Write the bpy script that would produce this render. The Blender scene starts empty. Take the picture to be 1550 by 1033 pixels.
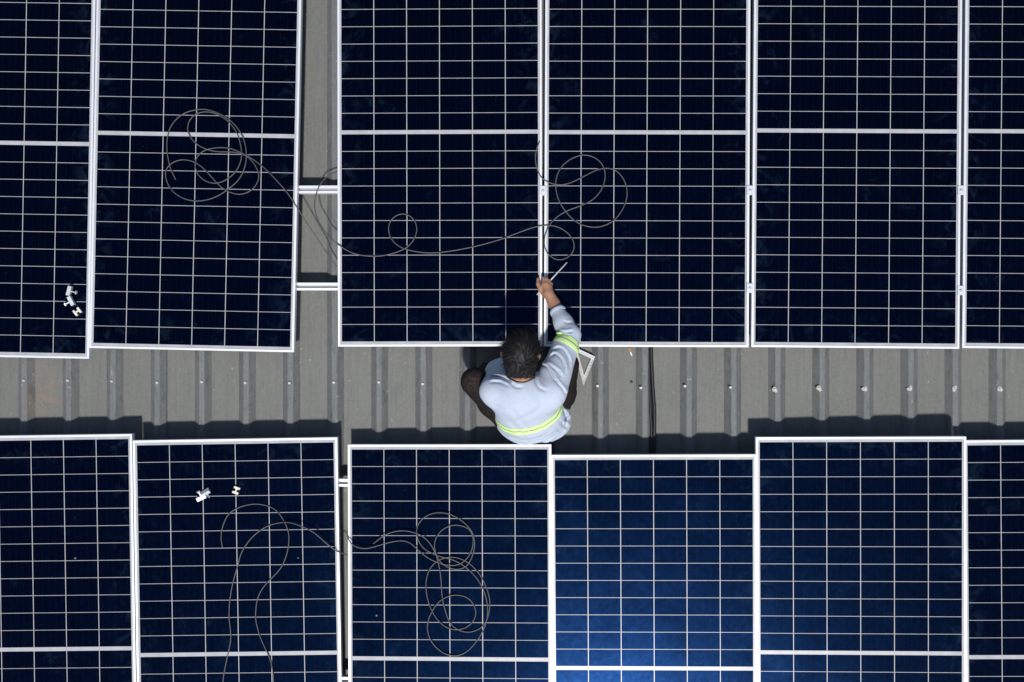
import bpy, bmesh, math, random
import numpy as np
from mathutils import Vector, Matrix
from mathutils.bvhtree import BVHTree

random.seed(7)
RNG = np.random.default_rng(7)
scene = bpy.context.scene
COL = scene.collection

# ------------------------------------------------------------------ camera
F, CX, CY, CAMH = 1593.0, 775.0, 516.5, 5.0769
PITCH, ROLL = math.radians(-0.0806), math.radians(0.7538)
ROT = Matrix.Rotation(PITCH, 3, 'X') @ Matrix.Rotation(ROLL, 3, 'Y')
ZR = -0.15            # roof pan level (panel tops lie at z = 0)
RIB_H = 0.031


def P(px, py, z=0.0):
    """world point at height z seen at photo pixel (px, py)"""
    d = ROT @ Vector(((px - CX) / F, -(py - CY) / F, -1.0))
    t = (z - CAMH) / d.z
    return Vector((d.x * t, d.y * t, z))


cam = bpy.data.cameras.new('camera')
cam.sensor_width = 36.0
cam.lens = F / 1550.0 * 36.0
cam.clip_end = 500
camo = bpy.data.objects.new('camera', cam)
camo.matrix_world = Matrix.Translation((0, 0, CAMH)) @ ROT.to_4x4()
COL.objects.link(camo)
scene.camera = camo

# ------------------------------------------------------------------ light
EL, AZ = math.radians(62.3), math.radians(4.5)
w = bpy.data.worlds.new('World')
scene.world = w
w.use_nodes = True
nt = w.node_tree
bg = nt.nodes['Background']
sky = nt.nodes.new('ShaderNodeTexSky')
sky.sky_type = 'NISHITA'
sky.sun_disc = False
sky.sun_elevation = EL
sky.sun_rotation = math.pi - AZ
sky.dust_density = 0.6
nt.links.new(sky.outputs[0], bg.inputs[0])
bg.inputs[1].default_value = 0.092
sl = bpy.data.lights.new('sun', 'SUN')
sl.energy = 4.3
sl.angle = math.radians(3.6)
sl.color = (1.0, 0.965, 0.91)
so = bpy.data.objects.new('sun', sl)
so.rotation_euler = (math.pi / 2 - EL, 0, AZ)
so.location = (0, -5, 10)
COL.objects.link(so)
scene.view_settings.view_transform = 'Standard'
scene.view_settings.look = 'None'
scene.view_settings.exposure = 0.0
scene.view_settings.gamma = 1.0

# ------------------------------------------------------------------ materials


class Mat:
    def __init__(self, name, color=(.5, .5, .5), rough=.5, metal=0.0, spec=.5):
        self.m = bpy.data.materials.new(name)
        self.m.use_nodes = True
        self.t = self.m.node_tree
        self.b = self.t.nodes['Principled BSDF']
        self.set('Base Color', (*color, 1))
        self.set('Roughness', rough)
        self.set('Metallic', metal)
        self.set('Specular IOR Level', spec)
        self._tc = None

    def set(self, k, v):
        self.b.inputs[k].default_value = v

    def n(self, kind, **kw):
        nd = self.t.nodes.new(kind)
        for k, v in kw.items():
            setattr(nd, k, v)
        return nd

    def link(self, a, b):
        self.t.links.new(a, b)

    def coord(self, which='Object', scale=(1, 1, 1), loc=(0, 0, 0)):
        if self._tc is None:
            self._tc = self.n('ShaderNodeTexCoord')
        mp = self.n('ShaderNodeMapping')
        mp.inputs['Scale'].default_value = scale
        mp.inputs['Location'].default_value = loc
        self.link(self._tc.outputs[which], mp.inputs[0])
        return mp.outputs[0]

    def noise(self, vec, scale, detail=3, rough=.5, dist=0.0):
        nd = self.n('ShaderNodeTexNoise')
        nd.inputs['Scale'].default_value = scale
        nd.inputs['Detail'].default_value = detail
        nd.inputs['Roughness'].default_value = rough
        nd.inputs['Distortion'].default_value = dist
        self.link(vec, nd.inputs['Vector'])
        return nd.outputs['Fac']

    def ramp(self, fac, stops):
        nd = self.n('ShaderNodeValToRGB')
        e = nd.color_ramp.elements
        while len(e) < len(stops):
            e.new(.5)
        for i, (p, c) in enumerate(stops):
            e[i].position = p
            e[i].color = (*c, 1) if len(c) == 3 else c
        self.link(fac, nd.inputs[0])
        return nd.outputs[0]

    def grey(self, fac, a, b, va=0.0, vb=1.0):
        nd = self.n('ShaderNodeMapRange')
        nd.inputs[1].default_value = a
        nd.inputs[2].default_value = b
        nd.inputs[3].default_value = va
        nd.inputs[4].default_value = vb
        self.link(fac, nd.inputs[0])
        return nd.outputs[0]

    def math(self, op, a, b):
        nd = self.n('ShaderNodeMath', operation=op)
        for i, x in enumerate((a, b)):
            if isinstance(x, (int, float)):
                nd.inputs[i].default_value = x
            else:
                self.link(x, nd.inputs[i])
        return nd.outputs[0]

    def mix(self, fac, a, b, blend='MIX'):
        nd = self.n('ShaderNodeMix', data_type='RGBA', blend_type=blend)
        if isinstance(fac, (int, float)):
            nd.inputs[0].default_value = fac
        else:
            self.link(fac, nd.inputs[0])
        for i, x in ((6, a), (7, b)):
            if isinstance(x, tuple):
                nd.inputs[i].default_value = (*x, 1)
            else:
                self.link(x, nd.inputs[i])
        return nd.outputs[2]

    def bump(self, h, strength=.3, dist=.002):
        nd = self.n('ShaderNodeBump')
        nd.inputs['Strength'].default_value = strength
        nd.inputs['Distance'].default_value = dist
        self.link(h, nd.inputs['Height'])
        self.link(nd.outputs[0], self.b.inputs['Normal'])

    def base(self, c):
        self.link(c, self.b.inputs['Base Color'])


def simple(name, color, rough=.5, metal=0., var=.12, scale=30., bump=0., spec=.5):
    m = Mat(name, color, rough, metal, spec)
    f = m.noise(m.coord(), scale, 4, .6)
    lo = tuple(c * (1 - var) for c in color)
    hi = tuple(min(1, c * (1 + var)) for c in color)
    m.base(m.ramp(f, [(.3, lo), (.7, hi)]))
    if bump:
        m.bump(f, bump, .002)
    return m.m


# corrugated roof sheet: grey paint, dust in the pans, streaks along the fall
def roof_mat():
    m = Mat('weathered_roof_sheet', rough=.55, spec=.35)
    co = m.coord()
    streak = m.noise(m.coord(scale=(26, 1.2, 3)), 2.2, 5, .65)
    blot = m.noise(co, 1.7, 4, .6)
    fine = m.noise(co, 150, 2, .6)
    sep = m.n('ShaderNodeSeparateXYZ')
    m.link(co, sep.inputs[0])
    high = m.grey(sep.outputs[2], ZR + .001, ZR + RIB_H * .5)
    pan = m.ramp(streak, [(.36, (.122, .126, .117)), (.50, (.139, .143, .132)), (.66, (.152, .155, .142))])
    rib = m.ramp(streak, [(.36, (.120, .128, .131)), (.64, (.153, .161, .164))])
    c = m.mix(high, pan, rib)
    c = m.mix(m.grey(blot, .35, .7, .0, .4), c, (.12, .125, .122))
    mott = m.noise(co, 60, 3, .7)
    c = m.mix(m.grey(fine, .38, .62, .0, .26), c, (.095, .098, .095))
    c = m.mix(m.grey(mott, .42, .66, .0, .22), c, (.21, .21, .195))
    # dark scuffs drawn out along the sheet, gathering beside the ribs
    slope = m.math('MULTIPLY', m.grey(sep.outputs[2], ZR + .0005, ZR + .006), m.grey(sep.outputs[2], ZR + RIB_H + .002, ZR + RIB_H - .0005))
    sc = m.noise(m.coord(scale=(15, 3.2, 3)), 4.0, 5, .7)
    c = m.mix(m.math('MULTIPLY', m.grey(sc, .54, .66, 0, .6), m.grey(slope, 0, 1, .25, 1)), c, (.066, .071, .075))
    sc2 = m.noise(m.coord(scale=(30, 2.4, 3), loc=(3, 8, 0)), 5.0, 4, .65)
    c = m.mix(m.grey(sc2, .60, .68, 0, .35), c, (.075, .078, .080))
    foot = m.noise(m.coord(scale=(1.4, 1, 1), loc=(9, 2, 0)), 7.0, 5, .7, .6)
    c = m.mix(m.grey(foot, .60, .70, 0, .28), c, (.085, .088, .086))
    sp = m.noise(m.coord(scale=(1, .8, 1)), 46, 2, .5)
    c = m.mix(m.grey(sp, .70, .76, 0, .5), c, (.34, .33, .29))
    rd = m.n('ShaderNodeVectorMath', operation='DISTANCE')
    m.link(m.coord(scale=(1, .55, 0)), rd.inputs[0])
    q_ = P(66, 604, ZR)
    rd.inputs[1].default_value = (q_.x, q_.y * .55, 0)
    rust = m.math('MULTIPLY', m.grey(rd.outputs['Value'], .02, .11, 1, 0), m.grey(m.noise(co, 22, 4, .7), .42, .66))
    c = m.mix(m.math('MULTIPLY', rust, .55), c, (.27, .155, .085))
    m.base(c)
    m.set('Sheen Weight', .12)
    m.set('Sheen Roughness', .4)
    m.set('Sheen Tint', (.85, .92, 1, 1))
    m.link(m.grey(blot, .3, .7, .45, .68), m.b.inputs['Roughness'])
    m.bump(m.noise(m.coord(scale=(10, 1.5, 1)), 2.0, 3), .25, .004)
    return m.m


def cell_mat():
    m = Mat('solar_cell', rough=.25, spec=.38)
    info = m.n('ShaderNodeObjectInfo')
    tc = m.coord()
    off = m.n('ShaderNodeVectorMath', operation='MULTIPLY_ADD')
    comb = m.n('ShaderNodeCombineXYZ')
    m.link(info.outputs['Random'], comb.inputs[0])
    m.link(info.outputs['Random'], comb.inputs[1])
    m.link(comb.outputs[0], off.inputs[0])
    off.inputs[1].default_value = (37, 53, 0)
    m.link(tc, off.inputs[2])
    v = off.outputs[0]
    poly = m.n('ShaderNodeTexVoronoi')
    poly.inputs['Scale'].default_value = 55
    m.link(v, poly.inputs['Vector'])
    grain = m.grey(poly.outputs['Color'], 0, 1, 0, 1)
    c = m.mix(grain, (.0001, .0004, .0016), (.00015, .0006, .0024))
    # busbar ribbons: hair-thin lines along the panel
    sep = m.n('ShaderNodeSeparateXYZ')
    m.link(tc, sep.inputs[0])
    bx = m.math('FRACT', m.math('MULTIPLY', sep.outputs[0], 5 / .1595), 0)
    line = m.math('LESS_THAN', m.math('ABSOLUTE', m.math('SUBTRACT', bx, .5), 0), .02)
    c = m.mix(m.math('MULTIPLY', line, .012), c, (.25, .27, .32))
    # wiped hand marks and dust
    big = m.noise(v, 3.3, 4, .6, .8)
    fin = m.noise(v, 21, 4, .65, 1.2)
    sm = m.math('MULTIPLY', m.grey(big, .60, .74), m.grey(fin, .45, .72))
    edge = m.math('MAXIMUM', m.grey(m.math('ABSOLUTE', sep.outputs[0], 0), .36, .49),
                  m.grey(m.math('ABSOLUTE', sep.outputs[1], 0), .86, 1.03))
    ed = m.math('MULTIPLY', m.math('MULTIPLY', edge, m.grey(m.noise(v, 12, 4, .6, 1.0), .52, .70)), .75)
    dirt = m.math('MULTIPLY', m.math('MAXIMUM', sm, ed), .085)
    spk = m.noise(v, 95, 1, .4)
    dirt = m.math('MAXIMUM', dirt, m.grey(spk, .80, .86, 0, .14))
    c = m.mix(dirt, c, (.10, .20, .34))
    m.base(c)
    m.set('Specular Tint', (.035, .20, .80, 1))
    fl = m.n('ShaderNodeVectorMath', operation='FLOOR')
    sc_ = m.n('ShaderNodeVectorMath', operation='MULTIPLY')
    m.link(tc, sc_.inputs[0])
    sc_.inputs[1].default_value = (1 / .1595, 1 / .08399, 0)
    m.link(sc_.outputs[0], fl.inputs[0])
    ad = m.n('ShaderNodeVectorMath', operation='ADD')
    m.link(fl.outputs[0], ad.inputs[0])
    m.link(comb.outputs[0], ad.inputs[1])
    wn = m.n('ShaderNodeTexWhiteNoise')
    m.link(ad.outputs[0], wn.inputs['Vector'])
    lev = m.math('MULTIPLY', m.grey(grain, 0, 1, .27, .43), m.grey(wn.outputs['Value'], 0, 1, .92, 1.08))
    m.link(lev, m.b.inputs['Specular IOR Level'])
    m.link(m.grey(big, .3, .7, .190, .222), m.b.inputs['Roughness'])
    m.set('Coat Weight', .04)
    m.set('Coat Roughness', .06)
    m.set('Coat IOR', 1.3)
    m.bump(m.noise(v, 2.0, 2), .06, .01)
    return m.m


def cloth_mat():
    m = Mat('heather_sweatshirt', rough=.9, spec=.15)
    co = m.coord()
    a = m.noise(co, 420, 3, .7)
    b = m.noise(co, 9, 4, .6)
    c = m.ramp(a, [(.3, (.385, .435, .53)), (.7, (.52, .575, .665))])
    c = m.mix(m.grey(b, .4, .75, 0, .3), c, (.40, .445, .56))
    m.base(c)
    m.set('Sheen Weight', .1)
    bp = m.math('ADD', m.math('MULTIPLY', a, .15), m.noise(m.coord(scale=(1, 1, .6)), 26, 3, .5, .6))
    m.bump(bp, .35, .006)
    return m.m


def trouser_mat():
    m = Mat('dark_work_trousers', rough=.9, spec=.1)
    co = m.coord()
    a = m.noise(co, 300, 3, .7)
    c = m.ramp(a, [(.3, (.012, .0095, .0098)), (.7, (.021, .017, .017))])
    k = P(716, 575, .17)
    dst = m.n('ShaderNodeVectorMath', operation='DISTANCE')
    m.link(co, dst.inputs[0])
    dst.inputs[1].default_value = k
    near = m.grey(dst.outputs['Value'], .015, .065, 1, 0)
    st = m.noise(m.coord(scale=(1, .5, 1)), 130, 5, .75)
    c = m.mix(m.math('MULTIPLY', near, m.grey(st, .45, .66, 0, .6)), c, (.11, .07, .048))
    m.base(c)
    m.bump(m.noise(co, 28, 3, .5, .8), .5, .008)
    return m.m


def skin_mat():
    m = Mat('skin', rough=.5, spec=.35)
    f = m.noise(m.coord(), 45, 4, .6)
    m.base(m.ramp(f, [(.3, (.29, .145, .092)), (.7, (.385, .20, .13))]))
    m.set('Subsurface Weight', .08)
    m.set('Subsurface Radius', (.01, .004, .002))
    m.bump(m.noise(m.coord(), 160, 3), .25, .002)
    return m.m


def hair_mat():
    m = Mat('black_hair', rough=.52, spec=.18)
    f = m.noise(m.coord(), 60, 3, .6)
    m.base(m.ramp(f, [(.3, (.005, .005, .006)), (.7, (.013, .012, .012))]))
    return m.m


def alu(name, color, rough, metal):
    m = Mat(name, color, rough, metal)
    f = m.noise(m.coord(scale=(40, 2, 1)), 6, 4, .6)
    g = m.noise(m.coord(), 8, 4, .6)
    c = m.ramp(f, [(.3, tuple(x * .94 for x in color)), (.7, color)])
    c = m.mix(m.grey(g, .55, .75, 0, .18), c, tuple(x * .72 for x in color))
    m.base(c)
    return m.m


M = {}
M['roof'] = roof_mat()
M['cell'] = cell_mat()
M['frame'] = alu('anodised_frame', (.82, .83, .86), .42, .38)
_b = Mat('white_backsheet', (.76, .77, .80), .3)
_b.set('Coat Weight', .3)
_b.base(_b.ramp(_b.noise(_b.coord(), 14, 4, .6), [(.3, (.34, .345, .365)), (.7, (.44, .445, .465))]))
M['back'] = _b.m
M['marks'] = simple('tinned_ribbon', (.42, .44, .47), .4, .2)
M['rail'] = alu('mill_aluminium', (.80, .81, .83), .42, .38)
M['slot'] = alu('aluminium_groove', (.50, .51, .53), .45, .2)
M['clamp'] = alu('clamp_aluminium', (.62, .66, .71), .42, .25)
M['steel'] = simple('zinc_steel', (.62, .62, .60), .32, .5)
M['bright'] = alu('bright_aluminium', (.66, .67, .69), .36, .35)
M['cream'] = simple('cream_aluminium', (.74, .68, .58), .4, .1)
M['cable'] = simple('grey_black_cable', (.072, .073, .078), .5, 0, .2)
M['conduit'] = simple('black_conduit', (.013, .013, .014), .4, 0, .2)
M['screw'] = simple('roof_screw', (.50, .49, .46), .45, .3)
M['washer'] = simple('rubber_washer', (.16, .16, .155), .7)
M['seal'] = simple('white_sealant', (.44, .44, .40), .6, 0, .2, 120, .5)
M['square'] = simple('brushed_square', (.42, .43, .43), .38, .35, .1, 80)
M['ink'] = simple('graduation', (.07, .07, .07), .6)
M['filter'] = simple('cork_filter', (.55, .25, .09), .8, 0, .25, 200)
M['paper'] = simple('cigarette_paper', (.80, .79, .75), .8)
M['pebble'] = simple('dark_rubber', (.022, .022, .022), .6)
M['speck'] = simple('pale_dirt', (.15, .18, .21), .9)
M['shirt'] = cloth_mat()
M['lime'] = simple('hivis_lime', (.66, .93, .32), .6, 0, .05, 90)
M['silver'] = simple('silver_tape', (.33, .37, .35), .45, .2)
M['trousers'] = trouser_mat()
M['skin'] = skin_mat()
M['hair'] = hair_mat()
M['shoe'] = simple('dark_shoe', (.02, .018, .017), .7)
M['lip'] = simple('lip', (.26, .10, .08), .5)
M['eye'] = simple('dark_eye', (.02, .015, .012), .2)
M['ground'] = simple('yard_concrete', (.22, .21, .19), .9, 0, .3, 1.3)

# ------------------------------------------------------------------ object helpers


def tag(o, label=None, cat=None, group=None, kind=None):
    if label:
        o['label'] = label
    if cat:
        o['category'] = cat
    if group:
        o['group'] = group
    if kind:
        o['kind'] = kind
    return o


def empty(name, loc=(0, 0, 0), rz=0.):
    o = bpy.data.objects.new(name, None)
    o.empty_display_size = .05
    o.location = loc
    o.rotation_euler = (0, 0, rz)
    COL.objects.link(o)
    return o


def mesh_obj(name, verts, faces, mats, parent=None, smooth=False, midx=None):
    me = bpy.data.meshes.new(name)
    me.from_pydata([tuple(v) for v in verts], [], [tuple(f) for f in faces])
    if not isinstance(mats, (list, tuple)):
        mats = [mats]
    for m in mats:
        me.materials.append(m)
    if midx is not None:
        me.polygons.foreach_set('material_index', midx)
    if smooth:
        me.polygons.foreach_set('use_smooth', [True] * len(me.polygons))
    me.update()
    o = bpy.data.objects.new(name, me)
    COL.objects.link(o)
    if parent is not None:
        o.parent = parent
    return o


class MB:
    def __init__(self):
        self.v, self.f, self.m = [], [], []

    def add(self, vs, fs, mi=0):
        k = len(self.v)
        self.v += [tuple(v) for v in vs]
        self.f += [tuple(i + k for i in f) for f in fs]
        self.m += [mi] * len(fs)

    def box(self, c, s, mi=0, mat=None):
        x, y, z = (a / 2 for a in s)
        vs = [Vector((sx * x, sy * y, sz * z)) for sx in (-1, 1) for sy in (-1, 1) for sz in (-1, 1)]
        if mat is not None:
            vs = [mat @ v for v in vs]
        vs = [v + Vector(c) for v in vs]
        self.add(vs, [(0, 1, 3, 2), (4, 6, 7, 5), (0, 4, 5, 1), (2, 3, 7, 6), (0, 2, 6, 4), (1, 5, 7, 3)], mi)

    def quad(self, x0, x1, y0, y1, z, mi=0):
        self.add([(x0, y0, z), (x1, y0, z), (x1, y1, z), (x0, y1, z)], [(0, 1, 2, 3)], mi)

    def prism(self, pts, z0, z1, mi=0):
        n = len(pts)
        vs = [(x, y, z0) for x, y in pts] + [(x, y, z1) for x, y in pts]
        fs = [tuple(range(n, 2 * n)), tuple(reversed(range(n)))]
        fs += [(i, (i + 1) % n, n + (i + 1) % n, n + i) for i in range(n)]
        self.add(vs, fs, mi)

    def cyl(self, a, b, r0, r1=None, n=12, mi=0, cap=True):
        a, b = Vector(a), Vector(b)
        r1 = r0 if r1 is None else r1
        d = (b - a).normalized()
        u = d.orthogonal().normalized()
        w_ = d.cross(u)
        vs = []
        for c, r in ((a, r0), (b, r1)):
            for i in range(n):
                t = 2 * math.pi * i / n
                vs.append(c + (u * math.cos(t) + w_ * math.sin(t)) * r)
        fs = [(i, (i + 1) % n, n + (i + 1) % n, n + i) for i in range(n)]
        if cap:
            fs += [tuple(reversed(range(n))), tuple(range(n, 2 * n))]
        self.add(vs, fs, mi)

    def build(self, name, mats, parent=None, smooth=False):
        return mesh_obj(name, self.v, self.f, mats, parent, smooth, self.m)


def catmull(pts, step=.008):
    out = []
    n = len(pts)
    for i in range(n - 1):
        p0 = pts[max(i - 1, 0)]
        p1, p2 = pts[i], pts[i + 1]
        p3 = pts[min(i + 2, n - 1)]
        k = max(2, int((p2 - p1).length / step))
        for j in range(k):
            t = j / k
            out.append(.5 * ((2 * p1) + (p2 - p0) * t + (2 * p0 - 5 * p1 + 4 * p2 - p3) * t * t
                             + (3 * p1 - p0 - 3 * p2 + p3) * t ** 3))
    out.append(pts[-1].copy())
    return out


def relax(pts, it=3):
    for _ in range(it):
        q = [p.copy() for p in pts]
        for i in range(1, len(pts) - 1):
            q[i] = pts[i] * .5 + (pts[i - 1] + pts[i + 1]) * .25
        pts = q
    return pts


def tube(name, path, r, mat, parent=None, n=7):
    vs, fs = [], []
    up = Vector((0, 0, 1))
    for i, p in enumerate(path):
        d = (path[min(i + 1, len(path) - 1)] - path[max(i - 1, 0)]).normalized()
        s = d.cross(up)
        if s.length < 1e-3:
            s = Vector((1, 0, 0))
        s.normalize()
        t = s.cross(d)
        for k in range(n):
            a = 2 * math.pi * k / n
            vs.append(p + (s * math.cos(a) + t * math.sin(a)) * r)
    for i in range(len(path) - 1):
        for k in range(n):
            a, b = i * n + k, i * n + (k + 1) % n
            fs.append((a, b, b + n, a + n))
    fs.append(tuple(reversed(range(n))))
    e = (len(path) - 1) * n
    fs.append(tuple(range(e, e + n)))
    return mesh_obj(name, vs, fs, mat, parent, True)


def copy_tree(o, parent=None):
    c = o.copy()
    COL.objects.link(c)
    if parent is not None:
        c.parent = parent
    for ch in [x for x in COL.objects if x.parent == o]:
        copy_tree(ch, c)
    return c


# ------------------------------------------------------------------ setting: ground, roof
g = MB()
g.quad(-150, 150, -150, 150, -6.0)
tag(g.build('ground', M['ground']), kind='structure')

ZT = ZR + RIB_H
rib_px0, rib_dpx = 36.3, 67.15
ribx = {}
for i in range(-14, 38):
    ribx[i] = P(rib_px0 + rib_dpx * i, 582, ZT).x
prof = []
tw, rw = .0115, .031
for i in sorted(ribx):
    x = ribx[i]
    prof += [(x - tw - rw, ZR), (x - tw - .002, ZT - .001), (x - tw + .002, ZT), (x + tw - .002, ZT),
             (x + tw + .002, ZT - .001), (x + tw + rw, ZR)]
ny = 2
ys = [-6.5, 6.5]
vs = [(x, y, z) for y in ys for x, z in prof]
n = len(prof)
fs = [(i, i + 1, n + i + 1, n + i) for i in range(n - 1)]
k = len(vs)
# sheet side-lap: the next sheet's edge lies over the fourth rib
lx = ribx[3] + tw + .010
vs += [(ribx[3] + tw + .001, -6.5, ZT + .0015), (ribx[3] + tw + .028, -6.5, ZR + .008),
       (ribx[3] + tw + .028, 6.5, ZR + .008), (ribx[3] + tw + .001, 6.5, ZT + .0015)]
fs.append((k, k + 1, k + 2, k + 3))
roof = mesh_obj('roof', vs, fs, M['roof'])
tag(roof, kind='structure')

# ------------------------------------------------------------------ solar panels
W, HL = .992, 1.03985
FH = .037


def make_panel():
    root = empty('solar_panel')
    prof_ = [(.0, -FH), (.0, -.0012), (.0012, 0.), (.0100, 0.), (.0108, -.0008), (.0108, -.0030),
             (.0020, -.0030), (.0020, -FH + .002), (.028, -FH + .002), (.028, -FH)]
    vs, fs = [], []
    m_ = len(prof_)
    for sx, sy in ((-1, -1), (1, -1), (1, 1), (-1, 1)):
        for ins, z in prof_:
            vs.append((sx * (W / 2 - ins), sy * (HL - ins), z))
    for c in range(4):
        d = (c + 1) % 4
        for i in range(m_):
            j = (i + 1) % m_
            fs.append((c * m_ + i, d * m_ + i, d * m_ + j, c * m_ + j))
    mesh_obj('frame', vs, fs, M['frame'], root)
    b = MB()
    b.quad(-W / 2 + .0105, W / 2 - .0105, -HL + .0105, HL - .0105, -.0026, 0)
    rr = random.Random(3)
    for sy in (-1, 1):                            # ends of the bus ribbons in the margin
        y = sy * (HL - .0160)
        for c in range(6):
            x0 = -W / 2 + .0175 + c * .1595
            for q in range(9):
                if rr.random() < .62:
                    xx = x0 + .01 + q * .0165
                    b.quad(xx, xx + rr.uniform(.004, .010), y - .0012, y + .0012, -.0023, 1)
    b.build('backsheet', [M['back'], M['marks']], root)
    c = MB()
    px, py = (W - .035) / 6, (HL - .0235 - .0085) / 12
    gx, gy = .0037, .0026
    for i in range(6):
        x0 = -W / 2 + .0175 + i * px
        for s in (-1, 1):
            for j in range(12):
                y0 = .0085 + j * py
                ya, yb = y0 + gy / 2, y0 + py - gy / 2
                if s < 0:
                    ya, yb = -yb, -ya
                c.quad(x0 + gx / 2, x0 + px - gx / 2, ya, yb, -.0021)
    c.build('solar_cells', M['cell'], root)
    return root


PAN = [
    ('T1', -2.5960, .9571, -1.085, 1.0013, 'upper-row solar panel cut by the left photo edge, loose clamps near its corner'),
    ('T2', -1.5973, .9929, -1.204, 1.0044, 'slightly turned solar panel left of the open gap, cable coil across its middle bar'),
    ('T3', -.4164, 1.0023, .094, .9963, 'upper-row solar panel between the open gap and the hand, crossed by a sagging cable'),
    ('T4', .5840, .9980, -.258, .9940, 'upper-row solar panel right of the hand, under the big overlapping cable loops'),
    ('T5', 1.5901, 1.0021, -.489, 1.0028, 'bare upper-row solar panel with fitted clamps along both of its long sides'),
    ('T6', 2.6004, .9961, -.579, 1.0021, 'narrow strip of an upper-row solar panel cut by the right photo edge'),
    ('B1', -2.3893, -1.5053, .881, 1.0004, 'solar panel filling the lower left photo corner, bare but for one pale speck'),
    ('B2', -1.3913, -1.5228, .943, 1.0022, 'lower-row solar panel with loose clamps and a long double strand of cable on it'),
    ('B3', -.3667, -1.5435, .271, .9963, 'solar panel directly behind the worker, carrying a tangled cable of many loops'),
    ('B4', .6194, -1.5862, .374, .9938, 'brightest blue solar panel, where the black conduits run under its top edge'),
    ('B5', 1.6097, -1.5065, .448, 1.0010, 'bare lower-row solar panel standing further forward than the brightest blue one beside it'),
    ('B6', 2.6064, -1.5226, .445, 1.0027, 'narrow strip of a lower-row solar panel cut by the right photo edge'),
]
TILT = {'B4': (2.0, -1.9), 'B3': (-.8, -2.6), 'B5': (1.9, -3.3), 'T5': (-.2, -.3), 'T6': (-.3, -.4), 'T4': (.1, 0), 'B6': (0, -.4),
        'B1': (.0, -.3), 'B2': (.1, .1), 'T1': (.1, -.1), 'T2': (-.15, -.2), 'T3': (0, 0)}
ZJ = {'T1': -.001, 'T2': .001, 'B1': -.001, 'B2': .001, 'B3': .0005, 'B4': -.004, 'B5': .001, 'B6': -.001}
proto = make_panel()
panels = {}
for i, (k, x, y, r, s, lab) in enumerate(PAN):
    o = proto if i == 0 else copy_tree(proto)
    tx, ty = TILT.get(k, (0, 0))
    o.location = (x, y, ZJ.get(k, 0))
    o.rotation_euler = (math.radians(tx * .6), math.radians(ty * .6), math.radians(r))
    o.scale = (s, s, 1)
    tag(o, lab, 'solar panel', 'solar panels of the upper row' if k[0] == 'T' else 'solar panels of the lower row')
    panels[k] = o

# ------------------------------------------------------------------ mounting rails
RT = -FH - .0015       # rail top under the panel frames


def make_rail():
    root = empty('mounting_rail')
    L = 3.45
    b = MB()
    pr = [(-.0185, -.040), (-.0185, 0), (-.0065, 0), (-.0065, -.003), (-.011, -.003), (-.011, -.014), (.011, -.014),
          (.011, -.003), (.0065, -.003), (.0065, 0), (.0185, 0), (.0185, -.040)]
    n = len(pr)
    vs = [(-L, y, z) for y, z in pr] + [(L, y, z) for y, z in pr]
    fs = [(i, n + i, n + (i + 1) % n, (i + 1) % n) for i in range(n)] + [tuple(range(n)), tuple(reversed(range(n, 2 * n)))]
    mi = [0] * len(fs)
    for q in (5, 6, 4, 7):
        mi[q] = 1
    mesh_obj('rail_profile', vs, fs, [M['rail'], M['slot']], root, midx=mi)
    for q in (-12, -8, -3, 2, 7, 12):
        x = ribx[11] + q * (ribx[12] - ribx[11])
        f = MB()
        f.box((x, -.0215, -.058), (.04, .005, .05))
        f.box((x, -.040, (ZT - RT) + .0025), (.04, .042, .005))
        f.cyl((x, -.026, -.05), (x, -.036, -.05), .006, n=6)
        f.build('rail_foot', M['rail'], root)
    return root


RAILS = [(-1, 287.0, 480, .0015, 'upper mounting rail bridging the open gap, with a cable loop crossing it'),
         (-1, 434.0, 480, -.0010, 'lower mounting rail bridging the open gap, clear of any cable'),
         (1, 731.0, 520, 0.0, 'mounting rail showing near the top of the narrow slot left of the many-looped coil'),
         (1, 1031.0, 520, 0.0, 'mounting rail just showing in the narrow slot at the bottom photo edge')]
rail = make_rail()
for i, (s, py, px, rz, lab) in enumerate(RAILS):
    o = rail if i == 0 else copy_tree(rail)
    p = P(px, py, RT)
    o.location = (0, p.y - p.x * math.tan(rz), RT)
    o.rotation_euler = (0, 0, rz)
    tag(o, lab, 'mounting rail', 'aluminium mounting rails')


# ------------------------------------------------------------------ fitted mid clamps
def make_mid_clamp():
    root = empty('mid_clamp')
    b = MB()
    b.box((0, 0, .0030), (.031, .045, .0040))
    b.box((-.0135, 0, .0056), (.002, .045, .0014))
    b.box((.0135, 0, .0056), (.002, .045, .0014))
    b.box((0, 0, -.014), (.007, .043, .029))
    b.build('clamp_plate', M['clamp'], root)
    c = MB()
    c.cyl((0, 0, .0050), (0, 0, .0066), .0075, n=20)
    c.cyl((0, 0, .0066), (0, 0, .0105), .0055, n=6)
    c.build('bolt', M['steel'], root)
    return root


MC = [(822, 289, 'fitted clamp on the seam above the hand, beside a cable loop'),
      (1135.5, 288.5, 'upper fitted clamp on the seam left of the clean panel'),
      (1454.5, 288.5, 'upper fitted clamp on the seam nearest the right photo edge'),
      (1135, 436.5, 'lower fitted clamp on the seam left of the clean panel'),
      (1454, 440, 'lower fitted clamp on the seam nearest the right photo edge')]
mc = make_mid_clamp()
for i, (px, py, lab) in enumerate(MC):
    o = mc if i == 0 else copy_tree(mc)
    p = P(px, py, .003)
    o.location = (p.x, p.y, .0012)
    o.rotation_euler = (0, 0, math.radians(random.uniform(-.6, .3)))
    tag(o, lab, 'clamp', 'mid clamps fitted between panels')


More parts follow.
